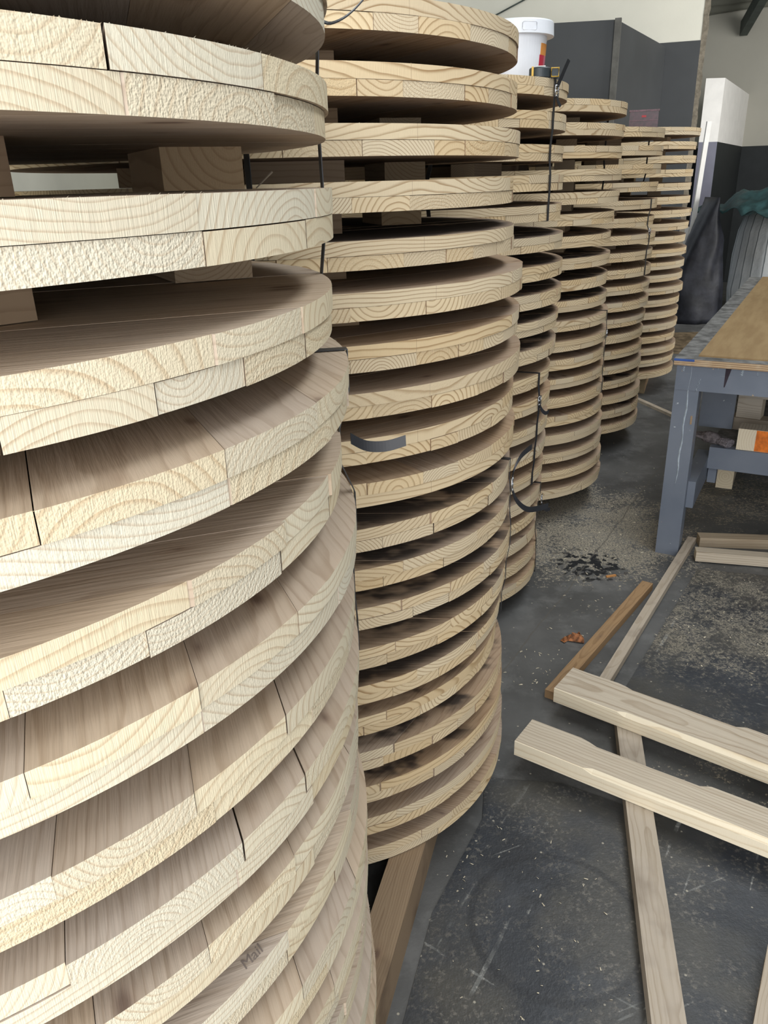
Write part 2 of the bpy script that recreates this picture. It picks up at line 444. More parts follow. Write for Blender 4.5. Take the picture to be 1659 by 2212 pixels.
# block-work stub wall with two-tone paint
pc = Vector((4.082, 10.215, 0)); pr = Vector((5.368, 12.482, 0)); pl = Vector((3.86, 10.213, 0))
sd = pr - pc
stub = [(pl.x, pl.y), (pc.x, pc.y), (pr.x, pr.y), (pl.x + sd.x, pl.y + sd.y)]
st = empty('stub_wall', (4.0, 10.3, 0), 'low white block wall with dark lower half beyond the doorway', 'wall')
st['kind'] = 'structure'; st.name = 'wall_stub'
def child_prism(name, poly, z0, z1, mat, par):
    o = prism(name, [(x - par.location.x, y - par.location.y) for x, y in poly], z0 - par.location.z, z1 - par.location.z, mat, par)
    return o
child_prism('upper_block', stub, 1.89, 2.557, M_WHITE, st)
o = child_prism('lower_block', stub, 0, 1.89, [M_LILAC, M_BLACKPAINT], st)
for p in o.data.polygons:
    if p.normal.x > .5: p.material_index = 1

# dark spray booth standing in front of the end wall
bc = Vector((1.915, 7.044, 0)); bf = Vector((2.80, 8.52, 0)); bl = Vector((-.6, 7.44, 0))
bd = bf - bc
booth = empty('dark_booth', (1.5, 7.8, 0), 'tall charcoal painted booth behind the stacks, with corner trim', 'booth')
child_prism('booth_panel', [(bl.x, bl.y), (bc.x, bc.y), (bf.x, bf.y), (bl.x + bd.x, bl.y + bd.y)], 0, 2.665, M_DARKPAINT, booth)
b = MB(); b.quadbox((-.024, -.024, 0), (.024, .024, 2.672))
o = b.build('corner_trim', M_TRIM, booth); o.location = (bc.x - 1.5 + .01, bc.y - 7.8 - .005, 0); o.rotation_euler = (0, 0, math.radians(-20))

# cable on the cream wall
def wallpt(s, z): p = WE + wu * s - wn * .012; return (p.x, p.y, z)
b = MB(); b.tube([wallpt(1.32 + .30 * k + .01 * math.sin(k * 2), 3.28 - .11 * k) for k in range(-2, 6)], .007, 6)
props(b.build('wall_cable', M_STEEL, smooth=True), 'thin dark cable slanting across the cream wall above the bucket', 'cable')

# ------------------------------------------------------------------ pine discs
RAD, TH = .52, .047
def layer(b, R, z0, z1, ang, rng, seg, fuzz, stain, jit, whisk=0):
    ca, sa = math.cos(ang), math.sin(ang)
    cuts = [-R - .01]
    while cuts[-1] < R - .03:
        cuts.append(cuts[-1] + rng.choice((.075, .095, .10, .12, .14)) * rng.uniform(.92, 1.08))
    cuts[0] = -R
    if R - cuts[-2] < .05: cuts.pop(-2)
    cuts[-1] = R
    for q in range(len(cuts) - 1):
        ga = .0 if q == 0 else rng.choice((.0002, .0003, .0004, .0005, .0008, .0016))
        ya, yb = cuts[q] + ga, cuts[q + 1] - .0002
        Rb = R + rng.uniform(-.0022, .0012)
        if q == 0: ya = -Rb
        if q == len(cuts) - 2: yb = Rb
        ya = max(ya, -Rb + 1e-7); yb = min(yb, Rb - 1e-7)
        if yb - ya < .004: continue
        zt = z1 - rng.uniform(0, .0008)
        tone = rng.random(); fz = fuzz * rng.choice((0., .05, .3, 1., 1.))
        py, pz = (ya + yb) / 2 + rng.uniform(-.04, .04), rng.choice((-1, 1)) * rng.uniform(.012, .075)
        ox = rng.uniform(-4, 4); zc = (z0 + z1) / 2
        t0, t1 = math.asin(ya / Rb), math.asin(yb / Rb)
        n = max(2, int((t1 - t0) * Rb / seg))
        right = [t0 + (t1 - t0) * k / n for k in range(n + 1)]
        left = [PI - t for t in reversed(right)]
        def W(x, y): return (x * ca - y * sa, x * sa + y * ca)
        def wc(x, y, z): return (x + ox, y - py, z - zc - pz)
        loop = []
        for side in (right, left):
            for t in side:
                e = Rb + (rng.uniform(-jit, jit) if jit else 0)
                loop.append((e * math.cos(t), e * math.sin(t), t, side is right))
        N = len(loop)
        top = [b.vert((*W(x, y), zt), wc(x, y, zt), (tone, fz, 1), (x, y, stain)) for x, y, t, s in loop]
        bot = [b.vert((*W(x, y), z0), wc(x, y, z0), (tone, fz, 1), (x, y, 0)) for x, y, t, s in loop]
        b.face(top); b.face(bot[::-1])
        if whisk:
            for x, y, t, sd_ in loop:
                if rng.random() > whisk: continue
                a_ = math.atan2(y, x); l_ = rng.choice((.0005, .0008, .001, .0014, .0024)); w_ = rng.uniform(.0004, .0012); e_ = rng.uniform(-.9, .9)
                pts_ = [(x * .999 - math.sin(a_) * w_, y * .999 + math.cos(a_) * w_, zt - .0004), (x * .999 + math.sin(a_) * w_, y * .999 - math.cos(a_) * w_, zt - .0004),
                        (x + math.cos(a_) * l_ * .5 - math.sin(a_) * e_ * l_, y + math.sin(a_) * l_ * .5 + math.cos(a_) * e_ * l_, zt + l_ * .55)]
                b.face([b.vert((*W(px, py_), pz_), wc(px, py_, pz_), (tone, .3, 0), (t * Rb, pz_, 0)) for px, py_, pz_ in pts_])
        for k in range(N):
            k2 = (k + 1) % N
            arc = k != len(right) - 1 and k != N - 1
            ids = []
            for (kk, z) in ((k, z0), (k2, z0), (k2, zt), (k, zt)):
                x, y, t, s = loop[kk]
                ids.append(b.vert((*W(x, y), z), wc(x, y, z), (tone, fz, 0 if arc else 1), (t * Rb + tone * 9, z, 0)))
            b.face(ids)

STACKS = {
 1: dict(c=(-.560, .835), z=[1.680, 1.591, 1.500, 1.405, 1.324, 1.232, 1.147, 1.05] + [1.05 - .085 * k for k in range(1, 12)],
         ph=19, name='nearest stack'),
 2: dict(c=(-.215, 1.825), z=[1.761, 1.673, 1.589, 1.506, 1.417, 1.336, 1.249, 1.167, 1.082, .999, .907, .825, .740, .646, .557, .476, .392, .300, .207, .115],
         ph=35, name='second nearest stack'),
 3: dict(c=(.126, 2.990), z=[1.778, 1.689, 1.598, 1.512, 1.423, 1.331, 1.242, 1.154, 1.066, .973, .875, .789, .689, .599, .508, .418, .335, .250, .167, .083],
         ph=12, name='third nearest stack'),
 4: dict(c=(.607, 3.966), z=[1.791, 1.705, 1.620, 1.532, 1.444, 1.360, 1.270, 1.181, 1.090, 1.002, .919, .830, .749, .660, .575, .488, .400, .312, .222, .133],
         ph=30, name='third farthest stack'),
 5: dict(c=(1.110, 4.923), z=[1.734 - .0886 * k for k in range(19)], ph=-10, name='second farthest stack'),
 6: dict(c=(1.796, 6.234), z=[1.792 - .08645 * k for k in range(20)], ph=22, name='farthest stack'),
}
OFF = {
 1: [(0, 0), (-.003, 0), (-.002, -.005), (-.009, .004), (.006, .003), (-.007, -.003), (.008, .001), (.002, .0)] + [(0.004, .001), (.0, .003), (-.004, 0), (.006, 0), (.002, 0), (-.003, .002), (.004, -.002), (.007, 0), (0, 0), (.003, 0), (.004, .003)],
 2: [(-.012, 0), (-.010, .001), (-.002, 0), (-.011, .001), (-.007, .001), (.014, -.002), (.009, -.001), (.014, -.002), (.004, -.001), (.008, -.001), (.001, 0), (.004, -.001), (.008, -.001), (0, -.001), (-.008, .001), (-.018, .002), (-.001, -.002), (.002, 0), (.005, .003), (.007, .006)],
 3: [(.008, -.002), (.007, -.001), (.003, -.001), (.007, -.001), (.006, -.001), (.016, -.004), (.020, -.005), (.021, -.005), (.014, -.003), (.011, -.003), (-.003, 0), (.001, -.002), (0, .009), (-.005, .003), (-.010, 0), (-.014, -.007), (-.018, .005), (-.022, .008), (-.017, .006), (-.017, -.002)],
 4: [(.007, -.002), (.004, -.001), (.002, -.001), (.007, -.002), (.004, -.001), (-.010, .002), (-.018, .006), (-.014, .004), (-.019, .006), (-.017, .006), (-.004, .001), (-.001, 0), (-.004, -.003), (-.001, .008), (0, 0), (.004, 0), (.008, -.004), (.012, -.005), (.016, -.006), (.018, -.009)],
}
# direction of the boards of the upper ply, where the photograph shows it (degrees)
UP = {1: [19, -71, 19, 19, -67, 18, -69, -72, -68, -66, 20, -70, -72, 19, -68, -70, 18, -70, -70],
      2: [35, 35, 33, 35, 36, 36, 33, 34, 33, -55, -3, -4, -2, -5, -1, 60, 58, 52, 55, -20],
      3: [-78, 12, 14, 10, 10, 14, 12, 13, 12, 10, 50, 48, -40, 52, 50, 20, -70, 22, 18, 20]}
ORD = ['topmost', 'second from the top', 'third from the top', 'fourth from the top', 'fifth from the top', 'sixth from the top', 'seventh from the top',
       'eighth from the top', 'ninth from the top', 'tenth from the top', 'eleventh from the top']
def rank(k, n):
    if k < 10 or k < n / 2 + .5: return ORD[k]
    j = n - 1 - k
    return 'bottom' if j == 0 else ORD[j].replace('from the top', 'from the bottom')
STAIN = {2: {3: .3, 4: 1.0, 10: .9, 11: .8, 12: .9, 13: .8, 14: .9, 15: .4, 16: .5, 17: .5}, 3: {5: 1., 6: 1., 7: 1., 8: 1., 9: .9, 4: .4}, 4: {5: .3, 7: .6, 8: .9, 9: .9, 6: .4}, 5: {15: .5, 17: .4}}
DISCS = {}
for s, S in STACKS.items():
    n = len(S['z'])
    for k, z in enumerate(S['z']):
        rng = random.Random(s * 100 + k)
        ox, oy = OFF[s][k] if s in OFF else (rng.uniform(-.012, .012), rng.uniform(-.01, .01))
        c = (S['c'][0] + ox, S['c'][1] + oy, z)
        t = 'lying' if k == 0 else 'lying'
        lab = 'round two-ply pine board disc, %s in the %s' % (rank(k, n), S['name'])
        if rank(k, n) == 'topmost': lab = 'round two-ply pine board disc on top of the %s' % S['name']
        if rank(k, n) == 'bottom': lab = 'round two-ply pine board disc at the bottom of the %s' % S['name']
        d = empty('wooden_disc', c, lab, 'disc', 'pine discs of the %s' % S['name'])
        ua = UP[s][k] if s in UP else S['ph'] + rng.choice((0, 90)) + rng.uniform(-4, 4)
        ua = math.radians(ua + rng.uniform(-1.5, 1.5))
        seg = {1: .004, 2: .008}.get(s, .018); jit = {1: .00008}.get(s, 0)
        st_ = STAIN.get(s, {}).get(k, 0)
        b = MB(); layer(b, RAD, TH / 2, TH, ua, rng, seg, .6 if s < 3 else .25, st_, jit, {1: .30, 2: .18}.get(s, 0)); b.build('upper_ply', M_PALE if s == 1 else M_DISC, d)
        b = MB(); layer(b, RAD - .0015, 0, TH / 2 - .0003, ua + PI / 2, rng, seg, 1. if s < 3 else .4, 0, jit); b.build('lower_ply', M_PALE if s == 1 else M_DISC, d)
        if k < n - 1:
            gap = z - (S['z'][k + 1] + TH)
            for q in range(4):
                a, r = ((-46, .27), (27, .38), (112, .3), (196, .3))[q] if s == 1 else ({2: -75}.get(s, S['ph'] + 45) + 90 * q + rng.uniform(-7, 7) * (s > 2), .27)
                a = math.radians(a)
                M = Matrix.Translation((r * math.cos(a), r * math.sin(a), 0)) @ rotz(a + PI / 2)
                b = MB(); b.quadbox((-.085, -.045, -gap + .0006), (.085, .045, -.0002), M, axis=0)
                b.build('spacer_block', M_SPACER, d)
        DISCS[s, k] = d

# handwriting on a low disc of the nearest stack and a stamp on a rim
def text(body, size, parent, name, M, mat):
    cu = bpy.data.curves.new(name, 'FONT'); cu.body = body; cu.size = size; cu.extrude = .0002; cu.shear = .3
    t_ = bpy.data.objects.new(name, cu); COL.objects.link(t_)
    dg = bpy.context.evaluated_depsgraph_get()
    me = bpy.data.meshes.new_from_object(t_.evaluated_get(dg))
    bpy.data.objects.remove(t_)
    me.materials.clear(); me.materials.append(mat)
    o = bpy.data.objects.new(name, me); COL.objects.link(o)
    o.parent = parent; o.matrix_local = M
    return o

# ------------------------------------------------------------------ strapping bands
def ribbon(b, pts, side, w, th=.0012):
    """flat band along pts; side = width direction (Vector)"""
    pts = [Vector(p) for p in pts]; rows = []
    for k, p in enumerate(pts):
        t = (pts[min(k + 1, len(pts) - 1)] - pts[max(k - 1, 0)]).normalized()
        nn = t.cross(side).normalized() * th / 2; sv = side * (w / 2)
        rows.append([b.vert(p + sv + nn), b.vert(p - sv + nn), b.vert(p - sv - nn), b.vert(p + sv - nn)])
    for a, c in zip(rows, rows[1:]):
        for q in range(4): b.face((a[q], a[(q + 1) % 4], c[(q + 1) % 4], c[q]))
    b.face(rows[0][::-1]); b.face(rows[-1])
def strap(s, k0, k1, th, chord, label, buckle=None, tails=(), w=.013, top=True):
    S = STACKS[s]
    ks = range(k0, k1 + 1)
    ta = math.radians(th)
    pt = []
    zt = S['z'][k0] + TH + .0012; zb = S['z'][k1] - .0012
    rad = Vector((math.cos(ta), math.sin(ta), 0)); side = Vector((-math.sin(ta), math.cos(ta), 0))
    def rim(k):
        d = DISCS[s, k].location; return Vector((d.x, d.y, 0)) + rad * (RAD + .0022)
    cd = Vector((math.cos(math.radians(chord)), math.sin(math.radians(chord)), 0))
    root = empty('strapping_band', (*rim(k0).xy, zt), label, 'strap', 'black strapping bands around the disc bundles')
    o0 = Vector(root.location)
    base = [p for k in ks for p in (Vector((*rim(k).xy, S['z'][k] + TH)), Vector((*rim(k).xy, S['z'][k])))]
    # keep the band outside the bulging discs
    b = MB()
    pts = [Vector((*rim(k0).xy, zt))] + base + [Vector((*rim(k1).xy, zb))]
    mx = [max((p - Vector((*DISCS[s, k0].location.xy, 0))).dot(rad) for p in pts)] 
    ribbon(b, [p - o0 for p in pts], side, w)
    ins = Vector((*rim(k0).xy, zt)); out = [ins + rad * .0 , ins + cd * .03, ins + cd * .45]
    cs = Vector((-cd.y, cd.x, 0))
    ribbon(b, [p - o0 for p in out], cs, w)
    low = Vector((*rim(k1).xy, zb)); ribbon(b, [p - o0 for p in (low, low + cd * .03, low + cd * .3)], cs, w)
    b.build('band', M_STRAP, root)
    if buckle is not None:
        z = buckle
        c = Vector((*rim(k0).xy, z)) + rad * .006
        bb = MB()
        for dz in (-.014, 0, .014):
            bb.tube([c - o0 + side * .011 + Vector((0, 0, dz)), c - o0 - side * .011 + Vector((0, 0, dz)) + rad * .002], .0024, 6)
        for sg in (-1, 1):
            bb.tube([c - o0 + side * .011 * sg + Vector((0, 0, -.016)), c - o0 + side * .011 * sg + Vector((0, 0, .016))], .0024, 6)
        bb.build('wire_buckle', M_METAL, root, smooth=True)
    for tl in tails:
        bb = MB(); pts = [Vector(p) for p in tl['p']]
        # smooth the tail
        sm = []
        for k in range(len(pts) - 1):
            p0 = pts[max(k - 1, 0)]; p1 = pts[k]; p2 = pts[k + 1]; p3 = pts[min(k + 2, len(pts) - 1)]
            for q in range(6):
                t = q / 6
                sm.append(.5 * ((2 * p1) + (p2 - p0) * t + (2 * p0 - 5 * p1 + 4 * p2 - p3) * t * t + (3 * p1 - p0 - 3 * p2 + p3) * t ** 3))
        sm.append(pts[-1])
        b0 = c if buckle is not None else Vector((*rim(k0).xy, tl.get('z', zt)))
        sv = Vector(tl.get('side', (0, 0, 1))).normalized()
        ribbon(bb, [b0 - o0 + rad * p.x + side * p.y + Vector((0, 0, p.z)) for p in sm], (rad * sv.x + side * sv.y + Vector((0, 0, sv.z))), w * 1.05)
        bb.build('loose_tail', M_STRAP, root)
    return root

strap(1, 0, 3, 16, 200, 'black strapping band with curling tail behind the upper right rim of the nearest stack',
      tails=[dict(p=[(.0, 0, 0), (.02, .012, -.004), (.05, .02, .012), (.085, .02, .05), (.10, .02, .09)], z=1.716, side=(.3, .9, .3))])
strap(1, 0, 3, 42, 222, 'black strapping band on the far side of the nearest stack, seen through the gap')
strap(1, 4, 8, 9, 190, 'black strapping band with loose end behind the middle right rim of the nearest stack',
      tails=[dict(p=[(0, 0, 0), (.02, .006, -.013), (.045, .008, -.016), (.07, .006, -.010)], z=1.262, side=(.0, .2, .98))])
strap(2, 0, 4, 46, 226, 'black strapping band on the far side of the second nearest stack')
strap(2, 10, 14, -13, 158, 'black strapping band with wire buckle and long curved tails on the second nearest stack', buckle=.895,
      tails=[dict(p=[(0, 0, .01), (.004, .004, .035), (.018, .02, .062), (.04, .05, .075)], side=(0, .35, .93)), dict(p=[(0, 0, -.012), (.012, .006, -.045), (.035, .03, -.075), (.06, .06, -.085), (.085, .09, -.088)], side=(0, .3, .95))])
strap(3, 0, 4, -36, 156, 'black strapping band with buckle and upright tail beside the white bucket', buckle=1.792,
      tails=[dict(p=[(0, 0, .01), (.004, .012, .03), (.01, .028, .06), (.014, .045, .085)], side=(.2, .8, -.35)), dict(p=[(0, 0, -.012), (.004, .006, -.03), (.008, .016, -.042)], side=(0, .8, .5))])
strap(3, 10, 14, -34, 157, 'black strapping band with short curled tail on the middle of the third nearest stack', buckle=.826,
      tails=[dict(p=[(0, 0, -.012), (.006, .010, -.036), (.012, .03, -.052), (.016, .052, -.052)], side=(0, .3, .95))])
strap(3, 15, 19, -18, 160, 'black strapping band with small buckle on the bottom of the third nearest stack', buckle=.40,
      tails=[dict(p=[(0, 0, -.012), (.008, .01, -.04), (.018, .03, -.058), (.03, .055, -.062)], side=(0, .3, .95))])
strap(4, 0, 4, 17, 200, 'black strapping band behind the upper rims of the third farthest stack')
strap(4, 10, 14, -24, 158, 'black strapping band on the middle of the third farthest stack', buckle=.86)
strap(5, 0, 3, 15, 198, 'black strapping band behind the upper rims of the second farthest stack')
strap(5, 4, 8, -39, 150, 'black strapping band on the middle of the second farthest stack', buckle=1.26)

# ------------------------------------------------------------------ bearers under the stacks
def timber(name, p0, p1, w, z0, z1, mat, label, cat, group=None, fuzz=.3, roll=0, pith=None, warp=0, bevel=.002):
    p0 = Vector((*p0, 0)); p1 = Vector((*p1, 0)); d = p1 - p0; L = d.length; a = math.atan2(d.y, d.x)
    b = MB(); b.quadbox((0, -w / 2, 0), (L, w / 2, z1 - z0), axis=0, fuzz=fuzz, pith=pith)
    o = b.build(name, mat); o.location = (p0.x, p0.y, z0); o.rotation_euler = (roll, 0, a)
    return props(o, label, cat, group)
bx = Vector((.142, .45)).normalized()
timber('timber_bearer', (-.189, .608), (.24, 2.10), .072, 0, .113, M_BEARER, 'dark weathered timber bearer on the floor under the two nearest stacks', 'timber', 'bearers under the stacks', pith=(.01, .06))
timber('timber_bearer', (-.80, .50), (-.40, 2.25), .10, 0, .113, M_BEARER, 'timber bearer hidden under the left side of the two nearest stacks', 'timber', 'bearers under the stacks')
timber('timber_bearer', (.22, 2.45), (.52, 3.40), .09, 0, .081, M_BEARER, 'weathered timber bearer under the third nearest stack', 'timber', 'bearers under the stacks')
timber('timber_bearer', (-.16, 2.62), (.14, 3.40), .09, 0, .081, M_BEARER, 'timber bearer hidden under the left of the third nearest stack', 'timber', 'bearers under the stacks')
for (p0, p1, h, nm) in (((.62, 3.45), (.98, 4.30), .131, 'third farthest stack'), ((1.2, 4.5), (1.50, 5.25), .137, 'second farthest stack'), ((1.98, 5.9), (2.26, 6.6), .147, 'farthest stack')):
    timber('timber_bearer', p0, p1, .10, 0, h, M_BEARER, 'timber bearer under the right side of the %s' % nm, 'timber', 'bearers under the stacks')
    timber('timber_bearer', (p0[0] - .36, p0[1] + .22), (p1[0] - .36, p1[1] + .16), .10, 0, h, M_BEARER, 'timber bearer under the left side of the %s' % nm, 'timber', 'bearers under the stacks')

# ------------------------------------------------------------------ bucket, tape measure, crate
zt3 = STACKS[3]['z'][0] + TH
bk = empty('bucket', (.462, 2.885, zt3), 'white plastic bucket with lid on top of the third nearest stack', 'bucket')
b = MB(); b.lathe([(.0, 0), (.088, 0), (.092, .004), (.102, .145), (.102, .15)], 64); b.build('bucket_body', M_BUCKET, bk, smooth=False)
b = MB(); b.lathe([(.104, .136), (.122, .136), (.122, .138), (.1205, .172), (.118, .176), (.112, .177), (.108, .171), (.0, .171)], 64)
lid = b.build('lid', M_BUCKET, bk)
def curved_label(z0, z1, a0, a1, r0, mat, name, par):
    b = MB(); n = 10; rows = []
    for k in range(n + 1):
        a = math.radians(a0 + (a1 - a0) * k / n)
        rr = lambda z: .092 + (.102 - .092) * (z - .004) / .141 + r0
        rows.append([b.vert((rr(z) * math.cos(a), rr(z) * math.sin(a), z)) for z in (z0, z1)])
    for p, q in zip(rows, rows[1:]): b.face((p[0], q[0], q[1], p[1]))
    o = b.build(name, mat, par); m = o.modifiers.new('s', 'SOLIDIFY'); m.thickness = .0006
    return o
curved_label(.082, .114, -44, -8, .0009, M_ORANGE, 'orange_sticker', bk)
curved_label(.036, .082, -46, -29, .0009, M_RED, 'red_sticker', bk)
curved_label(.036, .082, -29, -10, .0009, M_PINK, 'pink_sticker', bk)
# lid tab outline
b = MB()
tp = []
for (da, dz) in [(-9, .143), (9, .143), (11, .147), (11, .162), (9, .166), (-9, .166), (-11, .162), (-11, .147)]:
    a = math.radians(-78 + da); tp.append((.1225 * math.cos(a), .1225 * math.sin(a), dz))
b.tube(tp, .0011, 6, closed=True); b.build('lid_tab', M_BUCKET, lid, smooth=True)

tm = empty('tape_measure', (.506, 2.672, zt3), 'black and yellow tape measure lying in front of the bucket', 'tape measure')
Mt = rotz(math.radians(-10))
b = MB(); b.lathe([(.0, 0), (.029, 0), (.032, .003), (.032, .026), (.029, .029), (0, .029)], 40); o = b.build('case', M_BLACKPL, tm); o.rotation_euler = (0, 0, 0)
b = MB(); b.quadbox((-.0245, -.031, .002), (-.0185, -.0, .030), Mt); b.build('yellow_band', M_YELLOW, tm)
b = MB(); b.quadbox((-.012, -.012, .0291), (.016, .012, .0335), Mt); b.build('white_sticker', M_WHITE, tm)
b = MB(); b.tube([(.031, -.02, .003), (.053, -.02, .003), (.053, -.02, .026), (.031, -.02, .026)], .0022, 6, closed=True); b.build('yellow_clip', M_YELLOW, tm, smooth=True)
b = MB(); b.quadbox((.033, -.018, .0), (.052, .0, .024)); b.build('clip_body', M_BLACKPL, tm)

zt5 = STACKS[5]['z'][0] + TH
cr = empty('plastic_crate', (1.552, 4.985, zt5), 'small dark maroon plastic crate on the second farthest stack', 'crate')
Mc = rotz(math.radians(-17))
b = MB(); b.quadbox((-.078, -.05, 0), (.078, .05, .10), Mc); b.build('crate_body', M_MAROON, cr)
b = MB()
for z in (.105,): b.quadbox((-.082, -.054, z - .005), (.082, .054, z + .004), Mc)
b.build('crate_rim', M_MAROONL, cr)
b = MB(); b.quadbox((-.078, -.0525, .052), (.078, -.0502, .056), Mc); b.build('crate_rib', M_MAROONL, cr)
b = MB(); b.quadbox((-.012, -.0535, .070), (.012, -.0503, .080), Mc); b.build('red_tag', simple('red_tag', (.5, .06, .07)), cr)

# ------------------------------------------------------------------ work bench
BO = Vector((1.201, 3.129, 0)); ang = math.atan2(-.161, .287)
bench = empty('work_bench', (BO.x, BO.y, 0), 'blue grey painted work bench with plywood top', 'bench')
bench.rotation_euler = (0, 0, ang)
BL, BW = 2.93, .95       # depth along v, width along u
def bpart(name, lo, hi, mat, axis=0, par=None, **k):
    b = MB(); b.quadbox(lo, hi, axis=axis, **k); return b.build(name, mat, par or bench, bevel=.003)
top = bpart('bench_top', (-.012, -.012, .842), (BW, BL, .868), [M_PLYEDGE, M_BENCHTOP, M_BLUE], par=bench)
for p in top.data.polygons:
    if abs(p.normal.z) > .5: p.material_index = 1
bpart('blue_paint_mark', (-.0125, -.0135, .8595), (.065, -.0115, .8683), M_BLUE, par=top)
bpart('plywood_sheet', (.07, .055, .868), (BW, BL - .02, .8745), M_PLY, par=bench)
bpart('front_apron', (0, 0, .74), (BW, .045, .842), M_BENCH, par=bench)
bpart('side_apron', (0, .045, .74), (.045, BL - .02, .842), M_BENCH, axis=1, par=bench)
leg = bpart('leg', (0, .002, 0), (.095, .09, .74), M_BENCH, axis=2, par=bench)
bpart('leg', (0, BL - .11, 0), (.10, BL - .01, .74), M_BENCH, axis=2, par=bench)
bpart('leg', (BW - .10, .002, 0), (BW, .09, .74), M_BENCH, axis=2, par=bench)
bpart('leg', (BW - .10, BL - .11, 0), (BW, BL - .01, .74), M_BENCH, axis=2, par=bench)
bpart('side_stretcher', (.066, .052, .215), (.125, .52, .335), M_BENCH, axis=1, par=bench)
bpart('rail_bracket', (.128, .452, .20), (.165, .51, .30), M_BENCH, axis=2, par=bench)
bpart('inner_panel', (.04, .62, .42), (.19, .66, .80), M_BENCH, axis=2, par=bench)
bpart('shelf_rail', (.125, .405, .285), (BW, .45, .388), M_BENCH, par=bench)
bpart('shelf', (.13, .45, .365), (BW, BL - .1, .388), M_BENCHTOP, axis=1, par=bench)
# crack and paint runs on the front of the bench
b = MB()
def run(x0, z0, x1, z1, w, y=-.0008):
    n = 14; pv = None
    for k in range(n + 1):
        t = k / n; x = x0 + (x1 - x0) * t + .0025 * math.sin(t * 23); z = z0 + (z1 - z0) * t
        ww = w * (.6 + .5 * abs(math.sin(t * 9 + 1))) * (1 if k < n else .4)
        row = [b.vert((x - ww, y + .0012, z)), b.vert((x, y - .0008, z)), b.vert((x + ww, y + .0012, z))]
        if pv:
            b.face((pv[0], row[0], row[1], pv[1])); b.face((pv[1], row[1], row[2], pv[2]))
        pv = row
run(.056, .84, .050, .335, .0032, .0005); run(.094, .79, .083, .735, .0016); run(.028, .84, .026, .815, .003); run(.245, .84, .243, .815, .004); run(.30, .84, .30, .82, .002)
b.build('paint_drip', M_DRIP, leg)
b = MB()
b.vert((.183, -.0006, .842)); b.vert((.205, -.0006, .842)); b.vert((.188, -.0006, .765)); b.vert((.184, -.0006, .765)); b.face((0, 3, 2, 1))
b.build('crack', M_INK, bench)
b = MB(); b.quadbox((.076, -.0005, .60), (.083, .004, .635)); b.build('bare_wood_chip', M_SPACER, leg)

# things on the bench shelf (placed in bench axes)
MBN = Matrix.Translation(BO) @ rotz(ang)
def onbench(name, lo, hi, rot, u, v, z, mat, label, cat, axis=0, group='timber offcuts on the bench shelf'):
    b = MB(); b.quadbox(lo, hi, axis=axis); o = b.build(name, mat, bevel=.0015)
    o.matrix_world = MBN @ Matrix.Translation((u, v, z)) @ rotz(math.radians(rot))
    return props(o, label, cat, group)
o = onbench('timber_offcut', (0, 0, 0), (.34, .10, .098), 0, .235, .415, .3885, M_PLANK, 'pale timber offcut with orange sprayed end at the front of the bench shelf', 'offcut', axis=1)
b = MB(); b.quadbox((.075, -.001, .001), (.335, .0, .097)); b.build('orange_paint', simple('orange_spray', (.85, .20, .02), .6, var=.15, scale=30), o)
onbench('timber_offcut', (0, 0, 0), (.40, .09, .07), 33 - 60, .42, .80, .389, M_BROWN, 'brown timber offcut lying askew behind the orange ended one', 'offcut')
onbench('timber_offcut', (0, 0, 0), (.40, .09, .072), -27, .41, .81, .4595, M_BROWN, 'upper brown timber offcut with pale end lying askew', 'offcut')
onbench('timber_offcut', (0, 0, 0), (.22, .09, .06), -4, .16, .735, .389, M_ROUGH, 'grey timber offcut under the pale blocks at the back', 'offcut')
onbench('timber_offcut', (0, 0, 0), (.11, .09, .10), -6, .19, .745, .4495, M_PLANK, 'pale timber block on the grey offcut at the back of the shelf', 'offcut')
onbench('timber_offcut', (0, 0, 0), (.30, .09, .03), -6, .19, .745, .55, M_PLANK, 'thin pale board on the pale block at the back of the shelf', 'offcut')
# rag on the offcuts
def lump(name, mat, w, d, h, seed, n=26, fold=6.0):
    b = MB(); rows = []
    for i in range(n + 1):
        row = []
        for j in range(n + 1):
            x = (i / n - .5); y = (j / n - .5)
            e = max(0, 1 - (2 * abs(x)) ** 3) * max(0, 1 - (2 * abs(y)) ** 3)
            q = noise.noise(Vector((x * fold + seed, y * fold, seed)))
            q2 = noise.noise(Vector((x * fold * 2.5 + seed, y * fold * 2.5, seed + 4)))
            z = h * e ** .5 * (.65 + .5 * q + .22 * q2)
            row.append(b.vert((x * w + .03 * w * q2, y * d + .03 * d * q, max(.0015, z))))
        rows.append(row)
    for i in range(n):
        for j in range(n): b.face((rows[i][j], rows[i + 1][j], rows[i + 1][j + 1], rows[i][j + 1]))
    o = b.build(name, mat, smooth=True); m = o.modifiers.new('s', 'SOLIDIFY'); m.thickness = .003; m.offset = 1
    return o
o = lump('rag', M_RAG, .36, .16, .075, 3.1); o.matrix_world = MBN @ Matrix.Translation((.36, .79, .5805)) @ rotz(.1)
props(o, 'crumpled grey green rag on the boards under the bench top', 'rag')

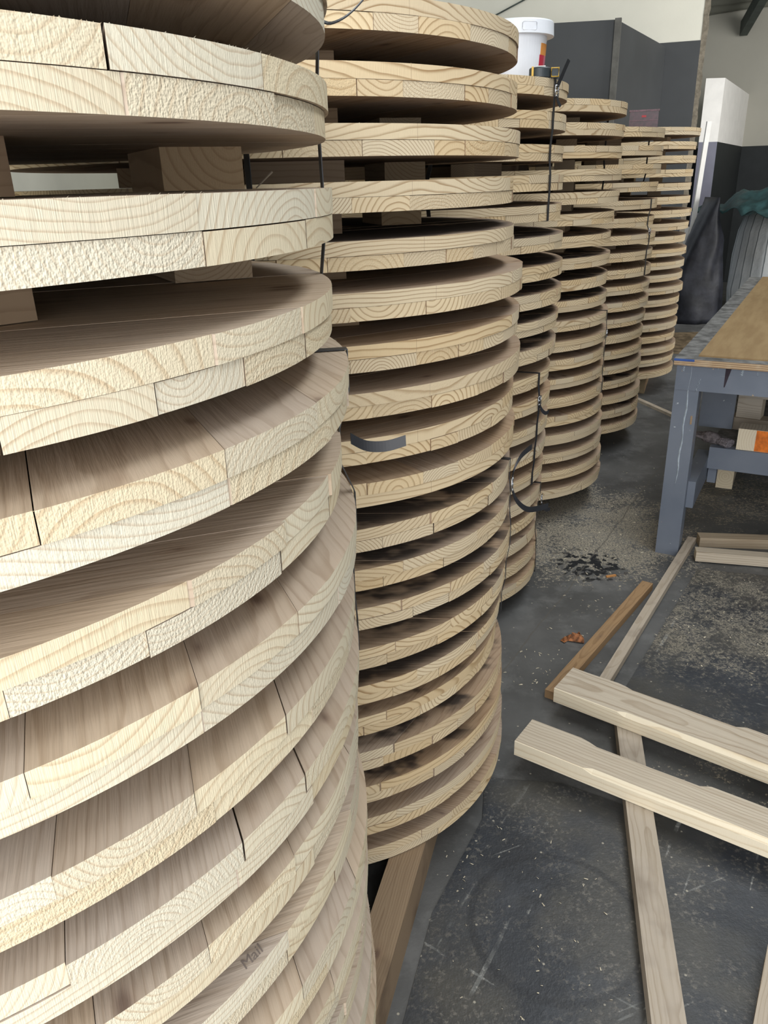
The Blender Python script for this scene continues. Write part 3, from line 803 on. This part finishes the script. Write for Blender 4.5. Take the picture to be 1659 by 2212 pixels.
# knitted glove lying on the shelf edge
gl = empty('work_glove', tuple(MBN @ Vector((.155, .46, .3905))), 'grey knitted work glove lying on the corner of the bench shelf', 'glove')
gl.rotation_euler = (0, 0, ang + math.radians(-35))
b = MB()
b.tube([(.0, 0, .016), (-.03, 0, .022), (-.06, .0, .022), (-.085, 0, .018)], [.022, .032, .034, .026], 14)
for (x, y, l, a, r) in ((-.085, .026, .05, 18, .0095), (-.09, .008, .06, 5, .010), (-.088, -.012, .055, -8, .010), (-.08, -.028, .045, -22, .009)):
    ca, sa = math.cos(math.radians(180 - a)), math.sin(math.radians(180 - a))
    b.tube([(x + .02, y * .8, .018), (x, y, .02), (x + ca * l * .5, y + sa * l * .5, .024), (x + ca * l, y + sa * l, .012)], [r * 1.1, r * 1.1, r, r * .75], 10)
b.tube([(-.03, .022, .018), (-.045, .046, .016), (-.07, .062, .012)], [.013, .0115, .008], 10)
o = b.build('hand_part', M_KNIT, gl, smooth=True); m = o.modifiers.new('r', 'REMESH'); m.mode = 'VOXEL'; m.voxel_size = .003; m.use_smooth_shade = True
b = MB(); b.tube([(.005, 0, .016), (.02, 0, .020), (.045, 0, .021), (.062, 0, .019)], [.022, .027, .030, .031], 24)
for k in range(len(b.v)):
    x, y, z = b.v[k]
    f = 1 + .05 * (1 if k % 2 else -1); b.v[k] = (x, y * f, .018 + (z - .018) * f * .75)
b.build('ribbed_cuff', M_RIB, gl)
gl.scale = (1, 1, .85)

# timber under the bench, end towards us
o = timber('timber_offcut', (1.812, 3.872), (2.25, 4.70), .082, 0, .135, M_PLANK, 'pale square timber end standing out from under the bench shelf', 'offcut', pith=(0, 0))
# ------------------------------------------------------------------ boards on the floor, sheets and strips
props(prism('black_board', [(.262, 1.735), (.47, 1.70), (.652, 1.592), (1.45, 1.30), (1.2, .2), (.05, .2), (-.02, .95), (.085, 1.30), (.235, 1.58)], .0, .0035, M_SHEET), 'scuffed black board lying flat on the floor in the foreground', 'board')
props(prism('black_board', [(1.32, 2.945), (1.93, 2.77), (1.85, 1.75), (1.02, 1.86), (.70, 2.02)], .0, .006, M_SHEET), 'scuffed black board with sawdust inside the timber strips', 'board')
timber('timber_strip', (1.06, 2.80), (.52, 2.085), .044, 0, .03, M_BROWN, 'brown timber strip on the floor, left of the two converging strips', 'strip', 'timber strips on the floor')
timber('timber_strip', (1.392, 3.205), (.655, 2.06), .036, .0065, .034, M_ROUGH, 'long pale timber strip along the edge of the black board', 'strip', 'timber strips on the floor')
timber('timber_strip', (1.418, 3.20), (2.3, 3.06), .06, .0, .045, M_ROUGH, 'grey weathered timber strip across the back, farther of the two', 'strip', 'timber strips on the floor')
timber('timber_strip', (1.345, 3.045), (2.25, 2.80), .055, .0065, .05, M_PLANK, 'pinkish pale timber strip across the back, nearer of the two', 'strip', 'timber strips on the floor')
timber('floor_timber', (.722, 1.965), (.46, .72), .066, .0036, .050, M_ROUGH, 'rough sawn grey timber running along the floor under the two pale planks', 'timber')
PZ = .0515
def plank(name, p0, p1, w, th, seed, label):
    p0 = Vector((*p0, 0)); p1 = Vector((*p1, 0)); d = p1 - p0; L = d.length
    b = MB(); n = 60; rng = random.Random(seed)
    py, pz = rng.uniform(-.02, .02), rng.choice((-1, 1)) * .05
    ph = rng.uniform(0, 9)
    def ring(x):
        # waney far edge and planed chamfer near edge
        e = .012 * max(0, noise.noise(Vector((x * 3 + ph, 0, 0)))) + (.014 if .16 < x < .5 else 0) * min(1, max(0, (x - .16) / .04))
        ch = .012 if .22 < x < .82 else .002
        y0, y1 = -w / 2, w / 2 - e
        return [(y0, 0), (y1, 0), (y1, th), (y0 + ch, th), (y0, th - ch * .9)]
    rows = []
    for k in range(n + 1):
        x = L * k / n
        rows.append([(x, y, z) for y, z in ring(x)])
    tone = rng.random()
    def V(p, kind): return b.vert(p, (p[0], p[1] - py, p[2] - pz), (tone, .1, kind), (p[0], p[2], 0))
    for a, c in zip(rows, rows[1:]):
        for q in range(5):
            q2 = (q + 1) % 5
            kd = 1 if q in (2,) else 0
            b.face([V(a[q], kd), V(c[q], kd), V(c[q2], kd), V(a[q2], kd)][::-1])
    b.face([V(p, 0) for p in rows[0]]); b.face([V(p, 0) for p in rows[-1]][::-1])
    o = b.build(name, M_PLANK); o.location = (p0.x, p0.y, PZ); o.rotation_euler = (0, 0, math.atan2(d.y, d.x))
    return props(o, label, 'plank', 'pale planks across the floor timber')
da = Vector((.484, -.378)).normalized(); db = Vector((.532, -.384)).normalized()
na = Vector((-da.y, da.x)); nb = Vector((-db.y, db.x))
a0 = Vector((.508, 2.005)) + na * .070; b0 = Vector((.347, 1.767)) + nb * .057
plank('pine_plank', a0, a0 + da * 1.5, .140, .05, 3, 'wider pale pine plank on the floor, farther of the two crossing planks')
plank('pine_plank', b0, b0 + db * 1.5, .114, .048, 8, 'narrower pale pine plank on the floor, nearer of the two crossing planks')
timber('rough_plank', (.833, 1.125), (.486, .576), .12, 0.0036, .05, M_ROUGH, 'rough brown plank end at the bottom right corner', 'plank')
timber('timber_strip', (1.90, 5.72), (2.03, 5.20), .035, 0, .02, M_ROUGH, 'thin timber strip on the floor between the far stacks and the bench', 'strip', 'timber strips on the floor')

# broken bark shard and orange sliver
b = MB()
for (x, y, a, l, w, h) in ((0, 0, 35, .06, .02, .016), (.03, -.012, -25, .055, .03, .03), (.045, .012, 80, .04, .015, .02)):
    M = Matrix.Translation((x, y, .004)) @ rotz(math.radians(a))
    b.add([(-l / 2, -w / 2, 0), (l / 2, -w / 2 * .6, 0), (l / 2 * .8, w / 2, .004), (-l / 2, w / 2, 0), (-l / 2 * .7, 0, h), (l / 2 * .5, .1 * w, h * .8)],
          [(0, 3, 2, 1), (0, 1, 5, 4), (1, 2, 5), (2, 3, 4, 5), (3, 0, 4)], M)
o = b.build('wood_shard', simple('orange_brown_bark', (.33, .13, .05), .7, var=.5, scale=40)); o.location = (.655, 2.435, 0)
props(o, 'broken orange brown shard of wood beside the brown strip', 'shard')
b = MB(); b.quadbox((-.022, -.005, 0), (.022, .005, .006)); o = b.build('wood_sliver', simple('orange_sliver', (.60, .28, .09))); o.location = (.945, 2.912, .0); o.rotation_euler = (0, 0, .25)
props(o, 'small orange sliver of wood on the floor by the damp mark', 'sliver')
# shavings nobody could count
b = MB(); rng = random.Random(5)
def flake(x, y, z, s):
    a = rng.uniform(0, PI); M = Matrix.Translation((x, y, z + .0006)) @ rotz(a)
    l, w = s * rng.uniform(.6, 1.8), s * rng.uniform(.3, .6)
    b.add([(-l, -w, 0), (l, -w * .7, 0), (l * .9, w, .001), (-l, w * .8, 0), (0, -w * .2, s * .5), (0, w, s * .4)], [(0, 1, 4), (1, 2, 5, 4), (2, 3, 5), (3, 0, 4, 5), (0, 3, 2, 1)], M)
for k in range(420):
    x, y = rng.gauss(.95, .3), rng.gauss(3.2, .6)
    if abs(x - .126) ** 2 + (y - 2.99) ** 2 < .3 or (x - .607) ** 2 + (y - 3.97) ** 2 < .3 or x < .58 or x > 1.15 + (y - 3.1) * .5 + .05: continue
    if (y - 2.08) / .72 - (x - .52) / .54 < .15: continue
    flake(x, y, 0, rng.choice((.0025, .003, .004, .006)))
for k in range(90):
    x, y = rng.uniform(.37, .62), rng.uniform(1.75, 2.4)
    if y < 2.13 and x > .32 and x + y > 2.2: continue
    if (y - 2.08) / .72 - (x - .52) / .54 < .15: continue
    flake(x, y, 0, rng.choice((.002, .003, .004)))
for k in range(70):
    x, y = rng.uniform(.12, .5), rng.uniform(.95, 1.55)
    flake(x, y, .0036, rng.choice((.0015, .002, .003)))
for k in range(160):
    x, y = rng.gauss(1.25, .22), rng.gauss(2.5, .25)
    if (y - 3.205) / 1.145 - (x - 1.392) / .737 > -.09 or y > 2.9 - (x - 1.3) * .27 or x + y < 3.1: continue
    flake(x, y, .0066, rng.choice((.0025, .003, .004)))
o = b.build('wood_shavings', simple('shaving', (.56, .50, .38), .9, .1, var=.2, scale=50))
props(o, 'scattered pale wood shavings on the dark floor', 'shavings', kind='stuff')
# splinter sticking out of the nearest stack
b = MB(); b.tube([(0, 0, 0), (.022, -.006, .018)], [.0008, .0013], 5)
o = b.build('splinter', M_PLANK); o.location = (-.147, 1.055, 1.5478)
props(o, 'loose pale splinter sticking up on the second disc top in the nearest stack', 'splinter')

# ------------------------------------------------------------------ bags and tarpaulin beyond the wall edge
bag = empty('bulk_bag', (4.62, 8.98, 0), 'white striped woven bulk bag behind the bench', 'bag')
b = MB()
b.lathe([(0, 0), (.58, 0), (.64, .08), (.66, .35), (.64, .7), (.62, .95), (.57, 1.12), (.45, 1.22), (.2, 1.25), (0, 1.25)], 120,
        mod=lambda a, z: 1 + .005 * math.sin(a * 29) + .05 * noise.noise(Vector((math.cos(a) * 2, math.sin(a) * 2, z * 2))))
b.build('bag_body', M_BAG, bag, smooth=True)
# green tarpaulin thrown over the bag
b = MB(); n = 44; rows = []
for i in range(n + 1):
    row = []
    for j in range(n + 1):
        x = -.80 + 1.6 * i / n; y = -.72 + 1.5 * j / n
        r = math.hypot(x, y)
        f = noise.noise(Vector((x * 3, y * 3, 1.3))); f2 = noise.noise(Vector((x * 8, y * 8, 4)))
        z = 1.30 + .10 * f + .03 * f2 + .10 * math.exp(-((x + .05) ** 2 + (y + .1) ** 2) / .12)
        over = max(0, r - .56)
        z -= min(.2, over * (.8 + .9 * f))
        row.append(b.vert((x, y, z)))
    rows.append(row)
for i in range(n):
    for j in range(n): b.face((rows[i][j], rows[i + 1][j], rows[i + 1][j + 1], rows[i][j + 1]))
o = b.build('green_tarpaulin', M_GREEN, smooth=True); o.location = (4.46, 8.90, .05); o.rotation_euler = (0, 0, .2)
m = o.modifiers.new('s', 'SOLIDIFY'); m.thickness = .006
props(o, 'dark green tarpaulin thrown over the white bulk bag', 'tarpaulin')
# black sheeting heap leaning between wall edge and bag
b = MB()
outline = [(3.40, 0.0), (3.86, .0), (3.83, .38), (3.78, .62), (3.74, .95), (3.70, 1.18), (3.60, 1.31), (3.50, 1.24), (3.44, .98), (3.38, .80), (3.36, .35)]
n = 11; m_ = 24
rows = []
zsamp = [k / m_ * 1.31 for k in range(m_ + 1)]
def xr(z):
    lo = [(0, 3.26), (.3, 3.26), (.6, 3.32), (.9, 3.42), (1.15, 3.52), (1.31, 3.60)]; hi = [(0, 3.88), (.4, 3.85), (.9, 3.78), (1.1, 3.70), (1.31, 3.64)]
    def li(t):
        for (z0, v0), (z1, v1) in zip(t, t[1:]):
            if z <= z1: return v0 + (v1 - v0) * (z - z0) / (z1 - z0)
        return t[-1][1]
    return li(lo), li(hi)
N2 = 40
for z in zsamp:
    x0, x1 = xr(z); cx, hw = (x0 + x1) / 2, (x1 - x0) / 2; row = []
    for q in range(N2):
        a = 2 * PI * q / N2
        f = 1 + .12 * noise.noise(Vector((math.cos(a) * 2.2, math.sin(a) * 2.2, z * 2.5))) + .05 * noise.noise(Vector((math.cos(a) * 6, math.sin(a) * 6, z * 5)))
        row.append(b.vert((cx + hw * math.cos(a) * f, 9.0 + .2 * math.sin(a) * f, z)))
    rows.append(row)
for a_, c_ in zip(rows, rows[1:]):
    for q in range(N2): b.face((a_[q], a_[(q + 1) % N2], c_[(q + 1) % N2], c_[q]))
b.face(rows[0][::-1]); b.face(rows[-1])
o = b.build('black_sack', M_BLACKSHEET, smooth=True)
props(o, 'tall black sheeting sack standing between the wall edge and the white bag', 'sack')
# white batten and board just beyond the wall edge
b = MB()
prof = [(3.285, 8.70, .66), (3.343, 8.678, 2.014)]
M = Matrix.Translation((3.475, 9.26, 0)) @ Matrix.Rotation(math.radians(2.4), 4, 'Y')
b.quadbox((0, -.015, 0), (.048, .015, 2.06), M, axis=2)
props(b.build('white_batten', M_WHITE), 'tall narrow white batten leaning just beyond the raw wall edge', 'batten')
b = MB(); b.quadbox((3.47, 9.30, 0), (3.60, 9.32, 1.0), axis=2)
props(b.build('white_board', M_WHITE), 'low white board standing beside the white batten', 'board')
# cardboard on the far floor
props(prism('cardboard_sheet', [(2.75, 7.3), (3.6, 7.0), (4.0, 8.3), (3.1, 8.35)], .0, .004, M_CARD), 'brown cardboard sheet on the floor behind the bench', 'cardboard')
# low heap seen through the gap at far left is the bright wall itself

# pencil marks
d = DISCS[1, 14]
def sit(s, k, pos, rot, size, body):
    d = DISCS[s, k]
    M = Matrix.Translation(Vector(pos) - Vector(d.location)) @ rotz(rot)
    return text(body, size, d.children[0], 'pencil_mark', M, simple('pencil_grey', (.24, .20, .175), .9, .1))

sit(1, 10, (-.149, .534, .8423), math.radians(54), .016, 'Mail')
# ------------------------------------------------------------------ light
def area(name, loc, rot, sx, sy, power, col):
    l = bpy.data.lights.new(name, 'AREA'); l.shape = 'RECTANGLE'; l.size = sx; l.size_y = sy; l.energy = power; l.color = col
    o = bpy.data.objects.new(name, l); COL.objects.link(o); o.location = loc; o.rotation_euler = rot
    return o
# open workshop door behind the camera
area('door_daylight', (-1.1, -2.0, 2.3), (math.radians(90), 0, 0), 4.4, 4.2, 245, (.99, .99, 1.0))
# unseen light added at the right to brighten the stub wall and bag
area('side_fill', (6.0, 5.6, 2.2), (math.radians(90), 0, math.radians(14)), 2.8, 3.4, 220, (1.0, .99, .97))
# roof light
area('overhead_light', (2.2, 2.5, 5.1), (0, 0, 0), 1.2, 6.0, 165, (.93, .97, 1.0))
area('overhead_light', (-2.0, 6.5, 5.1), (0, 0, 0), 1.2, 3.0, 70, (.93, .97, 1.0))  # unseen, added to brighten the cream wall at the left
sc.cycles.max_bounces = 3; sc.cycles.diffuse_bounces = 2; sc.cycles.glossy_bounces = 2
sc.cycles.caustics_reflective = False; sc.cycles.caustics_refractive = False
sc.cycles.use_adaptive_sampling = True; sc.cycles.adaptive_threshold = .1
w = bpy.data.worlds.new('World'); sc.world = w; w.use_nodes = True
bg = w.node_tree.nodes['Background']; bg.inputs[0].default_value = (.86, .93, 1, 1); bg.inputs[1].default_value = .7

# ------------------------------------------------------------------ camera (pitch 22.83, roll 1.667 from the vanishing points)
cam = bpy.data.cameras.new('camera'); co = bpy.data.objects.new('camera', cam); COL.objects.link(co)
rt = Vector((.99958, -.02909, 0))
g_ = Vector((116.8, 4012.7, 1690)).normalized()       # world down in image axes (x right, y down, z forward)
fw = (Vector((0, 0, 1)) - g_ * g_.z).normalized()
rgt = g_.cross(fw)
# image axes expressed in world axes
def img2world(v): return Vector((v.dot(rgt), v.dot(fw), -v.dot(g_)))
X = img2world(Vector((1, 0, 0))); Y = -img2world(Vector((0, 1, 0))); Z = -img2world(Vector((0, 0, 1)))
Mx = Matrix((X, Y, Z)).transposed().to_4x4(); Mx.translation = (0, 0, 1.55)
co.matrix_world = Mx
cam.sensor_fit = 'VERTICAL'; cam.sensor_height = 36; cam.lens = 36 * 1690 / 2212
cam.clip_start = .02
sc.camera = co
sc.view_settings.view_transform = 'Standard'; sc.view_settings.look = 'None'
sc.view_settings.exposure = 0; sc.view_settings.gamma = 1; sc.view_settings.use_curve_mapping = False
